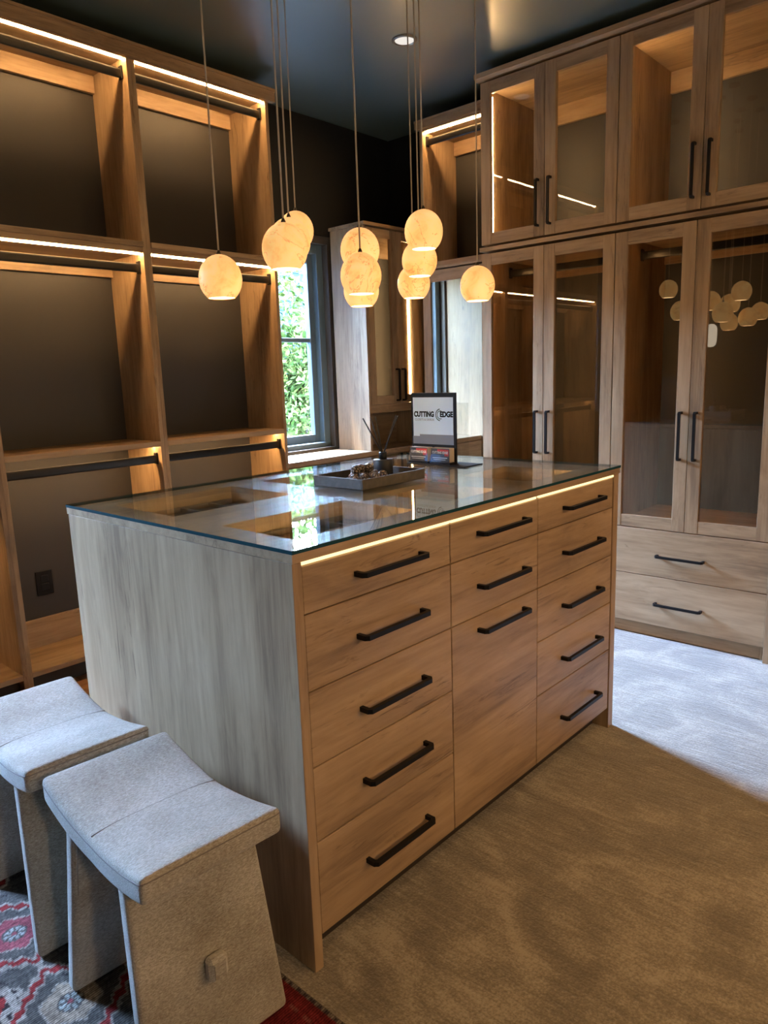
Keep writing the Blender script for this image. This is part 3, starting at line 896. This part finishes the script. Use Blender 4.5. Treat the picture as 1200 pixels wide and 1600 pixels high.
def rug_colour(x, y):
    cream = np.array((0.36, 0.31, 0.25)); red = np.array((0.27, 0.030, 0.028)); rose = np.array((0.30, 0.075, 0.085))
    grey = np.array((0.105, 0.095, 0.082)); dark = np.array((0.035, 0.028, 0.028)); beige = np.array((0.36, 0.28, 0.20)); blue = np.array((0.33, 0.35, 0.31))
    n = x.shape
    out = np.empty(n + (3,)); out[:] = grey
    def put_(mask, c): out[mask] = c
    def tri(v, p): return np.abs(((v / p) % 1.0) - 0.5) * 2
    q = 0.005
    xq, yq = np.round(x / q) * q, np.round(y / q) * q      # stepped knots
    # hooks and fill in the field
    put_((tri(xq * 0.8 + yq, 0.047) < 0.10) & (tri(xq - yq, 0.09) < 0.3), dark)
    # rows of medallions
    for cx in (-0.385, -0.72, -1.06):
        idx = np.floor((y - 0.185) / 0.29)
        cy = 0.33 + idx * 0.29
        dx, dy = np.abs(xq - cx), np.abs(yq - cy)
        even = (idx.astype(int) % 2 == 0)
        # zigzag surround
        dd = dx * 0.85 + dy
        put_(np.abs(dd - 0.132 - 0.012 * tri(xq + 0.3, 0.03)) < 0.0065, cream)
        put_(np.abs(dd - 0.117 - 0.012 * tri(xq + 0.3, 0.03)) < 0.009, red)
        put_(np.abs(dd - 0.104 - 0.012 * tri(xq + 0.3, 0.03)) < 0.004, cream)
        hexd = np.maximum(dx * 1.05, dy * 0.9 + dx * 0.55)
        put_((hexd < 0.060), cream)
        put_((hexd < 0.055) & even, beige)
        put_((hexd < 0.055) & ~even, rose)
        r = np.hypot(x - cx, y - cy); a = np.arctan2(y - cy, x - cx)
        put_((r < 0.027), np.array((0.10, 0.085, 0.075)))
        put_((r < 0.023) & (np.cos(8 * a) > -0.35) & (r > 0.008), blue)
        put_((r < 0.006), rose)
    # red lozenges between the rows with cream hooked outlines
    for cx in (-0.555, -0.89):
        idx = np.floor((y - 0.03) / 0.58); cy = 0.32 + idx * 0.58 + 0.12
        dd = np.abs(xq - cx) + np.abs(yq - cy) * 0.75
        put_(dd < 0.118, cream)
        put_((dd < 0.112) & (tri(xq, 0.03) > 0.45) & (tri(yq, 0.03) > 0.45), dark)
        put_(dd < 0.085, red)
        put_(dd < 0.030, cream); put_(dd < 0.022, dark)
    # border on the side of the island
    zz = -0.205 + 0.012 * tri(yq, 0.06)
    bd = x > zz
    put_(bd, np.array((0.17, 0.020, 0.022)))
    put_((x > zz) & (x < zz + 0.006), cream)
    put_((x > -0.185) & (x < -0.181), cream)
    put_((x > -0.10) & (x < -0.094) & (tri(yq, 0.04) > 0.3), np.array((0.20, 0.06, 0.05)))
    put_(x > -0.064, np.where((tri(yq, 0.022) > 0.5)[..., None], cream * 0.6, dark * 1.6)[x > -0.064])
    put_(x > -0.055, cream * 0.45)
    # worn, hand-dyed bands
    g2 = rng.random((n[0] // 6 + 2, n[1] // 25 + 2)); k = np.kron(g2, np.ones((6, 25)))[:n[0], :n[1]]
    out *= 0.62 * (0.80 + 0.40 * k)[..., None]
    out *= (0.66 + 0.68 * rng.random(n))[..., None]
    out *= (0.78 + 0.44 * rng.random((1, n[1])))[..., None]
    return np.clip(out, 0, 1)

RX0, RX1, RY0, RY1, st = -1.30, -0.050, -0.75, 1.02, 0.004
nxr, nyr = int((RX1 - RX0) / st) + 1, int((RY1 - RY0) / st) + 1
gx = np.linspace(RX0, RX1, nxr); gy = np.linspace(RY0, RY1, nyr)
GX, GY = np.meshgrid(gx, gy, indexing='ij')
cols_r = rug_colour(GX, GY)
edge = np.minimum(np.minimum(GX - RX0, RX1 - GX), np.minimum(GY - RY0, RY1 - GY))
GZ = np.where(edge < 0.004, 0.0046, ZRUG - 0.001) + 0.0006 * (rng.random(GX.shape) - 0.5)
verts = np.stack([GX - (-0.6), GY - 0.1, GZ], -1).reshape(-1, 3)
ii, jj = np.meshgrid(np.arange(nxr - 1), np.arange(nyr - 1), indexing='ij')
v0 = (ii * nyr + jj).ravel()
faces = np.stack([v0, v0 + nyr, v0 + nyr + 1, v0 + 1], -1)
me = bpy.data.meshes.new('kilim_rug')
me.vertices.add(len(verts)); me.vertices.foreach_set('co', verts.ravel())
me.loops.add(faces.size); me.loops.foreach_set('vertex_index', faces.ravel())
me.polygons.add(len(faces)); me.polygons.foreach_set('loop_start', np.arange(0, faces.size, 4)); me.polygons.foreach_set('loop_total', np.full(len(faces), 4))
me.update(calc_edges=True); me.validate()
ca = me.color_attributes.new('knots', 'FLOAT_COLOR', 'POINT')
rgba = np.concatenate([cols_r.reshape(-1, 3), np.ones((len(verts), 1))], 1)
ca.data.foreach_set('color', rgba.ravel().astype(np.float32))
me.materials.append(MATS['kilim'])
rug = bpy.data.objects.new('kilim_rug', me)
put(rug, None, (-0.6, 0.1, 0.0))
tag(rug, 'worn red and grey patterned rug with medallions under the stools', 'rug')

# ------------------------------------------------------------------ pendants
Dp = 0.113
R = Dp / 2; PS = 1.10
prof = []
for k in range(15):
    a = math.radians(-52 + 142 * k / 14)     # from the open bottom to the crown
    prof.append((R * math.cos(a) if k < 14 else 0.0045, R * PS * math.sin(a)))
bm = bmesh.new(); lathe_bm(bm, prof, 40, cap_lo=False, cap_hi=True)
zlo = prof[0][1]
shade_me = bpy.data.meshes.new('shade'); bmesh.ops.recalc_face_normals(bm, faces=bm.faces); bm.to_mesh(shade_me); bm.free(); shade_me.materials.append(MATS['alabaster'])
bm = bmesh.new(); lathe_bm(bm, [(prof[0][0] - 0.0005, zlo + 0.0015), (prof[0][0] - 0.004, zlo + 0.006)], 40)
glow_me = bpy.data.meshes.new('diffuser'); bmesh.ops.recalc_face_normals(bm, faces=bm.faces); bm.to_mesh(glow_me); bm.free(); glow_me.materials.append(MATS['bulb_glow'])
spots = [((0.3179, 0.6005, 1.5280), 'alabaster globe pendant hanging alone at the left end'),
         ((0.3695, 0.3963, 1.5814), 'front alabaster globe of the three left of the window, largest in view'),
         ((0.5192, 0.5464, 1.6361), 'middle alabaster globe of the overlapping three left of the window'),
         ((0.7980, 0.8302, 1.7366), 'rear alabaster globe of the overlapping three left of the window'),
         ((0.7198, 0.4719, 1.6219), 'uppermost alabaster globe of the stacked three at centre'),
         ((0.6352, 0.3915, 1.5359), 'front alabaster globe of the stacked three at centre'),
         ((0.8765, 0.6222, 1.5334), 'lowest alabaster globe of the stacked three at centre'),
         ((0.8808, 0.3638, 1.6751), 'topmost alabaster globe of the descending three right of centre'),
         ((1.0172, 0.4932, 1.6219), 'middle alabaster globe of the descending three right of centre'),
         ((1.1400, 0.6212, 1.5720), 'lowest alabaster globe of the descending three right of centre'),
         ((1.1662, 0.3732, 1.5419), 'alabaster globe pendant hanging alone before the glazed cabinets')]
for i, (s, lab) in enumerate(spots):
    p = Vector(s)
    u = thing('pendant_lamp', p, lab, 'pendant lamp', 'alabaster globe pendants over the island')
    sh = bpy.data.objects.new('shade', shade_me); put(sh, u, p); sh.rotation_euler = (0, 0, i * 1.3)
    g = bpy.data.objects.new('diffuser', glow_me); put(g, u, p)
    top = p.z + R * PS
    bm = bmesh.new(); tube_bm(bm, [(0, 0, top - p.z - 0.002), (0.0015, 0.001, (ZC - p.z) * 0.5 + 0.03), (0, 0, ZC - p.z - 0.012)], 0.0023, 6)
    from_bm('cord', bm, 'cord_grey', u, p)
    bm = bmesh.new(); lathe_bm(bm, [(0.006, R * PS - 0.003), (0.006, R * PS + 0.003), (0.003, R * PS + 0.010)], 12)
    from_bm('ferrule', bm, 'brass_dark', u, p)
    bm = bmesh.new(); lathe_bm(bm, [(0.006, ZC - p.z - 0.022), (0.028, ZC - p.z - 0.016), (0.030, ZC - p.z - 0.0005)], 20)
    from_bm('ceiling_cap', bm, 'brass_dark', u, p)

# ------------------------------------------------------------------ recessed downlights
def downlight(x, y, lens, label, power=None, aim=None):
    u = thing('recessed_downlight', (x, y, ZC), label, 'downlight', 'recessed ceiling downlights')
    bm = bmesh.new(); lathe_bm(bm, [(0.058, ZC - 0.0005), (0.058, ZC - 0.006), (0.047, ZC - 0.008), (0.043, ZC - 0.002)], 28, False, False)
    from_bm('trim_ring', bm, 'trim_metal', u, (x, y, 0))
    bm = bmesh.new(); lathe_bm(bm, [(0.044, ZC - 0.0035), (0.030, ZC - 0.0045), (0.002, ZC - 0.005)], 28, False, True)
    from_bm('lens', bm, lens, u, (x, y, 0))
    if power:
        d = bpy.data.lights.new('added_downlight_beam', 'SPOT'); d.energy = power; d.color = (1.0, 0.57, 0.25)
        d.spot_size = math.radians(110); d.spot_blend = 0.9; d.shadow_soft_size = 0.12
        o = bpy.data.objects.new('added_downlight_beam', d); C.objects.link(o)
        o.location = (x, y, ZC - 0.03)
        if aim: o.rotation_euler = (Vector(aim) - Vector(o.location)).to_track_quat('-Z', 'Y').to_euler()
downlight(1.88, 1.252, 'lamp_lens', 'round recessed downlight in the ceiling above the glazed cabinets')
for k, (x, y) in enumerate(((0.30, -1.10), (1.20, -1.10), (2.10, -1.10), (0.30, -1.95), (1.20, -1.95), (2.10, -1.95))):  # unseen lamps, added to throw warm light on the drawers and carpet
    downlight(x, y, 'added_lens_on', 'added warm downlight, unseen, in the %s row before the drawers, %s of three' % (('nearer', 'farther')[k // 3], ('first', 'middle', 'last')[k % 3]), 26.0)

# ------------------------------------------------------------------ things on the island
# tray
TX0, TX1, TY0, TY1 = 0.603, 0.887, 0.386, 0.594
tr = thing('decor_tray', ((TX0 + TX1) / 2, (TY0 + TY1) / 2, ZI), 'grey wooden tray with low sides on the glass top', 'tray')
z0, z1 = ZI + 0.0003, ZI + 0.031
box('base', (TX0 + 0.006, TX1 - 0.006), (TY0 + 0.006, TY1 - 0.006), (z0, z0 + 0.006), 'tray_grey', tr)
box('tray_side', (TX0, TX1), (TY0, TY0 + 0.006), (z0, z1), 'tray_grey', tr)
box('tray_side', (TX0, TX1), (TY1 - 0.006, TY1), (z0, z1), 'tray_grey', tr)
box('tray_side', (TX0, TX0 + 0.006), (TY0 + 0.006, TY1 - 0.006), (z0, z1), 'tray_grey', tr)
box('tray_side', (TX1 - 0.006, TX1), (TY0 + 0.006, TY1 - 0.006), (z0, z1), 'tray_grey', tr)
ZTR = z0 + 0.006
# reed diffuser
bx_, by_ = 0.822, 0.503
df = thing('reed_diffuser', (bx_, by_, ZTR), 'black reed diffuser bottle with dark sticks standing in the tray', 'diffuser')
bm = bmesh.new(); lathe_bm(bm, [(0.029, 0.0003), (0.031, 0.002), (0.031, 0.052), (0.029, 0.055), (0.012, 0.056)], 32)
from_bm('bottle', bm, 'bottle_black', df, (bx_, by_, ZTR))
bm = bmesh.new(); lathe_bm(bm, [(0.0125, 0.056), (0.0125, 0.076), (0.0110, 0.078), (0.0060, 0.078)], 24)
from_bm('collar', bm, 'black_metal', df, (bx_, by_, ZTR))
for tx, ty, tz in ((-0.028, 0.055, 0.185), (-0.018, 0.032, 0.188), (0.004, 0.030, 0.188), (0.046, -0.020, 0.190), (0.066, -0.010, 0.188), (0.030, -0.036, 0.182)):
    bm = bmesh.new(); tube_bm(bm, [(-tx * 0.06, -ty * 0.06, 0.060), (tx, ty, tz)], 0.0021, 6)
    from_bm('reed', bm, 'reed', df, (bx_, by_, ZTR))
# carved balls
bm = bmesh.new(); bmesh.ops.create_icosphere(bm, subdivisions=3, radius=0.0150)
for v in bm.verts:
    d = v.co.normalized(); a = math.atan2(d.y, d.x)
    v.co *= 1 + 0.05 * math.cos(7 * a + 6 * d.z) * math.sqrt(max(0, 1 - d.z * d.z))
for f in bm.faces: f.smooth = True
ball_me = bpy.data.meshes.new('carved_ball'); bm.to_mesh(ball_me); bm.free(); ball_me.materials.append(MATS['carved_ball'])
bl = [(0.640, 0.445), (0.662, 0.468), (0.668, 0.437), (0.690, 0.455), (0.684, 0.486), (0.698, 0.424), (0.718, 0.446), (0.714, 0.476), (0.742, 0.436), (0.742, 0.467), (0.735, 0.498)]
bl2 = [(0.700, 0.478), (0.722, 0.470), (0.676, 0.472)]
for k, (x, y, dz) in enumerate([(*b_, 0.0) for b_ in bl] + [(*b_, 0.022) for b_ in bl2]):
    o = bpy.data.objects.new('carved_ball', ball_me); put(o, None, (x * 1.15 - 0.092, y * 1.15 - 0.050, ZTR + 0.0156 + dz))
    o.rotation_euler = (random.uniform(0, 6), random.uniform(0, 6), random.uniform(0, 6))
    tag(o, 'small brown carved ball in the heap on the grey tray', 'ball', 'carved balls in the tray')
# sign stand, facing -x
SX = 1.190; SY0, SY1 = 0.486, 0.690
sg = thing('sign_holder', (SX, (SY0 + SY1) / 2, ZI), 'black framed acrylic sign holder with a printed card on the island', 'sign')
zs0, zs1 = ZI + 0.0075, 1.196
box('base', (SX - 0.045, SX + 0.060), (SY0 - 0.070, SY1 - 0.01), (ZI + 0.0003, ZI + 0.0045), 'black_plastic', sg, 0.001)
box('backing', (SX + 0.0005, SX + 0.006), (SY0, SY1), (zs0 - 0.003, zs1), 'black_plastic', sg, 0.001)
box('acrylic_sheet', (SX + 0.008, SX + 0.012), (SY0 - 0.045, SY1 - 0.03), (zs0 - 0.003, zs1 - 0.035), 'pane_glass', sg, 0)
pc = box('printed_card', (SX - 0.0012, SX + 0.0005), (SY0 + 0.012, SY1 - 0.010), (1.012, zs1 - 0.016), 'print_white', sg, 0)
def text(body, parent, loc, size, mat, bold=0.0, width=None, name='lettering', align='CENTER', up=None, right=None):
    cu_ = bpy.data.curves.new(name, 'FONT'); cu_.body = body; cu_.size = size; cu_.align_x = align; cu_.align_y = 'CENTER'
    cu_.offset = bold; cu_.extrude = 0.0002; cu_.resolution_u = 4
    tmp = bpy.data.objects.new('tmp', cu_); C.objects.link(tmp)
    dg = bpy.context.evaluated_depsgraph_get()
    me_ = bpy.data.meshes.new_from_object(tmp.evaluated_get(dg))
    bpy.data.objects.remove(tmp)
    co = np.empty(len(me_.vertices) * 3); me_.vertices.foreach_get('co', co); co = co.reshape(-1, 3)
    if width:
        w0 = co[:, 0].max() - co[:, 0].min(); co[:, 0] *= width / w0
    # text frame: x -> -y (world), y -> z, out -> -x
    new = np.stack([-co[:, 2], -co[:, 0], co[:, 1]], -1)
    me_.vertices.foreach_set('co', new.ravel()); me_.update()
    me_.materials.clear(); me_.materials.append(MATS[mat])
    o = bpy.data.objects.new(name, me_); put(o, parent, loc)
    return o
yc = (SY0 + SY1) / 2
xt = SX - 0.0016
text('CUTTING', pc, (xt, yc + 0.041, 1.119), 0.026, 'print_ink', 0.0013, 0.092)
text('EDGE', pc, (xt, yc - 0.061, 1.119), 0.026, 'print_ink', 0.0014, 0.058)
text('CLOSETS & DESIGN', pc, (xt, yc + 0.039, 1.100), 0.012, 'print_grey', 0.0, 0.088)
# the arcs of the emblem before EDGE
for r0, r1 in ((0.013, 0.0155), (0.019, 0.022)):
    bm = bmesh.new(); A = []
    for k in range(17):
        a = math.radians(68 + 224 * k / 16) if r1 < 0.016 else math.radians(95 + 170 * k / 16)
        A.append((bm.verts.new((0, -r0 * math.cos(a), r0 * math.sin(a))), bm.verts.new((0, -r1 * math.cos(a), r1 * math.sin(a)))))
    for (a0, a1), (b0, b1) in zip(A, A[1:]): bm.faces.new((a0, a1, b1, b0))
    from_bm('emblem_arc', bm, 'print_ink', pc, (xt, yc - 0.034, 1.118))
# darker photo strip at the foot of the card
box('photo_strip', (SX - 0.0016, SX - 0.0012), (SY0 + 0.010, SY1 - 0.008), (1.012, 1.040), 'print_grey', pc, 0)
box('photo_band', (SX - 0.0018, SX - 0.0016), (SY0 + 0.010, SY1 - 0.040), (1.040, 1.047), 'print_grey', pc, 0)
# card pocket and two stacks of cards
for k, (ya, yb) in enumerate(((0.592, 0.676), (0.494, 0.578))):
    bm = bmesh.new()
    cs = thing('card_stack', (SX - 0.02, (ya + yb) / 2, ZI + 0.005), ['stack of business cards in the pocket at the left of the sign', 'stack of business cards in the pocket at the right of the sign'][k], 'business cards', 'business cards below the sign')
    box('cards', (SX - 0.030, SX - 0.002), (ya, yb), (ZI + 0.012, ZI + 0.062), 'card_stock', cs, 0.001)
    fr_ = box('front_card', (SX - 0.0308, SX - 0.0301), (ya + 0.001, yb - 0.001), (ZI + 0.013, ZI + 0.061), 'card_dark', cs, 0)
    ym_ = (ya + yb) / 2
    text('CUTTING EDGE', fr_, (SX - 0.0312, ym_, ZI + 0.046), 0.012, 'card_white', 0.0003, 0.070)
    box('print_bar', (SX - 0.0311, SX - 0.0308), (ya + 0.004, yb - 0.030), (ZI + 0.050, ZI + 0.058), 'card_red', fr_, 0)
    box('print_bar', (SX - 0.0311, SX - 0.0308), (ya + 0.004, ya + 0.022), (ZI + 0.034, ZI + 0.049), 'card_red', fr_, 0)
    box('print_line', (SX - 0.0311, SX - 0.0308), (ya + 0.010, yb - 0.008), (ZI + 0.026, ZI + 0.029), 'card_white', fr_, 0)
    box('print_line', (SX - 0.0311, SX - 0.0308), (ya + 0.018, yb - 0.012), (ZI + 0.020, ZI + 0.022), 'card_white', fr_, 0)
    box('pocket_front', (SX - 0.0345, SX - 0.0330), (ya - 0.003, yb + 0.003), (ZI + 0.0048, ZI + 0.040), 'pane_glass', sg, 0)
    box('pocket_floor', (SX - 0.0345, SX), (ya - 0.003, yb + 0.003), (ZI + 0.0046, ZI + 0.0118), 'black_plastic', sg, 0)
# small clear dish by the sign base
ds = thing('glass_dish', (1.085, 0.520, ZI), 'small clear glass dish beside the sign base', 'dish')
bm = bmesh.new(); lathe_bm(bm, [(0.020, 0.0003), (0.024, 0.003), (0.026, 0.009), (0.023, 0.009), (0.020, 0.004), (0.003, 0.003)], 24)
from_bm('bowl', bm, 'pane_glass', ds, (1.085, 0.520, ZI))

# ------------------------------------------------------------------ outdoors
box('ground', (-14, 16), (-12, 18), (-0.6, -0.30), 'paving', None, 0, kind='structure')
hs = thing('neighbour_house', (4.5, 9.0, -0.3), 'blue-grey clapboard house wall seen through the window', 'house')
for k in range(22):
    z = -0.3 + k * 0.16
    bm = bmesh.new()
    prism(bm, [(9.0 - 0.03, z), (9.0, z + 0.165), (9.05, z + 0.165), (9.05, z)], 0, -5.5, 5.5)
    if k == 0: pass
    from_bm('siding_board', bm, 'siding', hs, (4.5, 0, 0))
def shrub(x, y, rx, ry, h, n, label, seed):
    r_ = np.random.default_rng(seed)
    u = thing('garden_shrub', (x, y, -0.3), label, 'shrub', 'shrubs outside the window')
    z0 = -0.3
    # stems
    for k in range(6):
        a = r_.random() * 6.28; tip = (math.cos(a) * rx * 0.6, math.sin(a) * ry * 0.6, h * (0.75 + 0.25 * r_.random()))
        bm = bmesh.new()
        tube_bm(bm, [(0.05 * math.cos(a), 0.05 * math.sin(a), 0), (tip[0] * 0.35, tip[1] * 0.35, tip[2] * 0.45), tip], [0.022, 0.015, 0.005], 6)
        from_bm('stem', bm, 'bark', u, (x, y, z0))
    d = r_.normal(size=(n, 3)); d /= np.linalg.norm(d, axis=1)[:, None]
    rad = r_.random(n) ** 0.45
    c = d * rad[:, None] * np.array((rx, ry, h * 0.5)) + np.array((0, 0, h * 0.5))
    c[:, :2] *= (1 + 0.25 * np.sin(c[:, 2] * 5 + seed))[:, None]
    nrm = r_.normal(size=(n, 3)) + np.array((0, 0, 0.8)); nrm /= np.linalg.norm(nrm, axis=1)[:, None]
    t1 = np.cross(nrm, r_.normal(size=(n, 3))); t1 /= np.linalg.norm(t1, axis=1)[:, None]
    t2 = np.cross(nrm, t1)
    s = (0.030 + 0.025 * r_.random(n))[:, None]
    vv = np.stack([c - t1 * s, c + t2 * s * 0.42 + nrm * s * 0.12, c + t1 * s, c - t2 * s * 0.42 + nrm * s * 0.12], 1).reshape(-1, 3)
    me_ = bpy.data.meshes.new('foliage')
    f_ = np.arange(n * 4).reshape(-1, 4)
    me_.vertices.add(n * 4); me_.vertices.foreach_set('co', vv.ravel())
    me_.loops.add(n * 4); me_.loops.foreach_set('vertex_index', f_.ravel())
    me_.polygons.add(n); me_.polygons.foreach_set('loop_start', np.arange(0, n * 4, 4)); me_.polygons.foreach_set('loop_total', np.full(n, 4))
    me_.update(calc_edges=True); me_.materials.append(MATS['leaf'])
    o = bpy.data.objects.new('foliage', me_); put(o, u, (x, y, z0)); o['kind'] = 'stuff'
shrub(4.15, 4.7, 0.75, 0.55, 2.75, 9000, 'leafy green shrub filling the lower window panes', 3)
shrub(2.6, 5.0, 0.8, 0.6, 2.3, 6000, 'green shrub outside, left of the one in the window', 5)
shrub(6.1, 6.2, 0.8, 0.6, 2.5, 6000, 'green shrub outside, right of the one in the window', 8)

box('sky_blocker_corner', (0.90, 1.15), (YB + 0.21, 4.7), (-0.3, 3.5), 'siding', None, 0, kind='structure')  # unseen wall added to keep sky light off the corner cabinet's side

def sconce(x, y, z, facing, label, mat):
    """pill shaped wall light; facing is the outward axis"""
    u = thing('wall_sconce', (x, y, z), label, 'sconce', 'pill shaped wall sconces')
    fx, fy = facing
    def span(c, f, lo, hi, half):
        return (c - half, c + half) if f == 0 else tuple(sorted((c + f * lo, c + f * hi)))
    box('back_plate', span(x, fx, 0.0005, 0.014, 0.028), span(y, fy, 0.0005, 0.014, 0.028), (z + 0.045, z + 0.185), 'black_metal', u, 0.003)
    bm = bmesh.new()
    lathe_bm(bm, [(0.004, 0.0), (0.028, 0.006), (0.046, 0.022), (0.056, 0.055), (0.056, 0.175), (0.046, 0.208), (0.028, 0.224), (0.004, 0.230)], 24)
    from_bm('shade', bm, mat, u, (x + fx * 0.072, y + fy * 0.072, z))
sconce(XL, 1.56, 1.425, (1, 0), 'small white pill shaped wall sconce, seen mirrored in the cabinet glass', 'sconce_glow')
for k, x in enumerate((-0.9, 0.4, 1.4, 2.4)):  # out-of-view lamps, added to brighten the drawer fronts and near stool leg
    sconce(x, YF, 1.55, (0, 1), 'added fill light shaped as a pill sconce, unseen behind the camera, %s of four' % ('first', 'second', 'third', 'fourth')[k], 'added_sconce_neutral' if k == 0 else 'added_sconce_warm')
box('sky_blocker_low', (-7.0, 0.85), (4.5, 4.7), (-0.3, 2.35), 'siding', None, 0, kind='structure')  # unseen wall added to cut low sky light through the second window
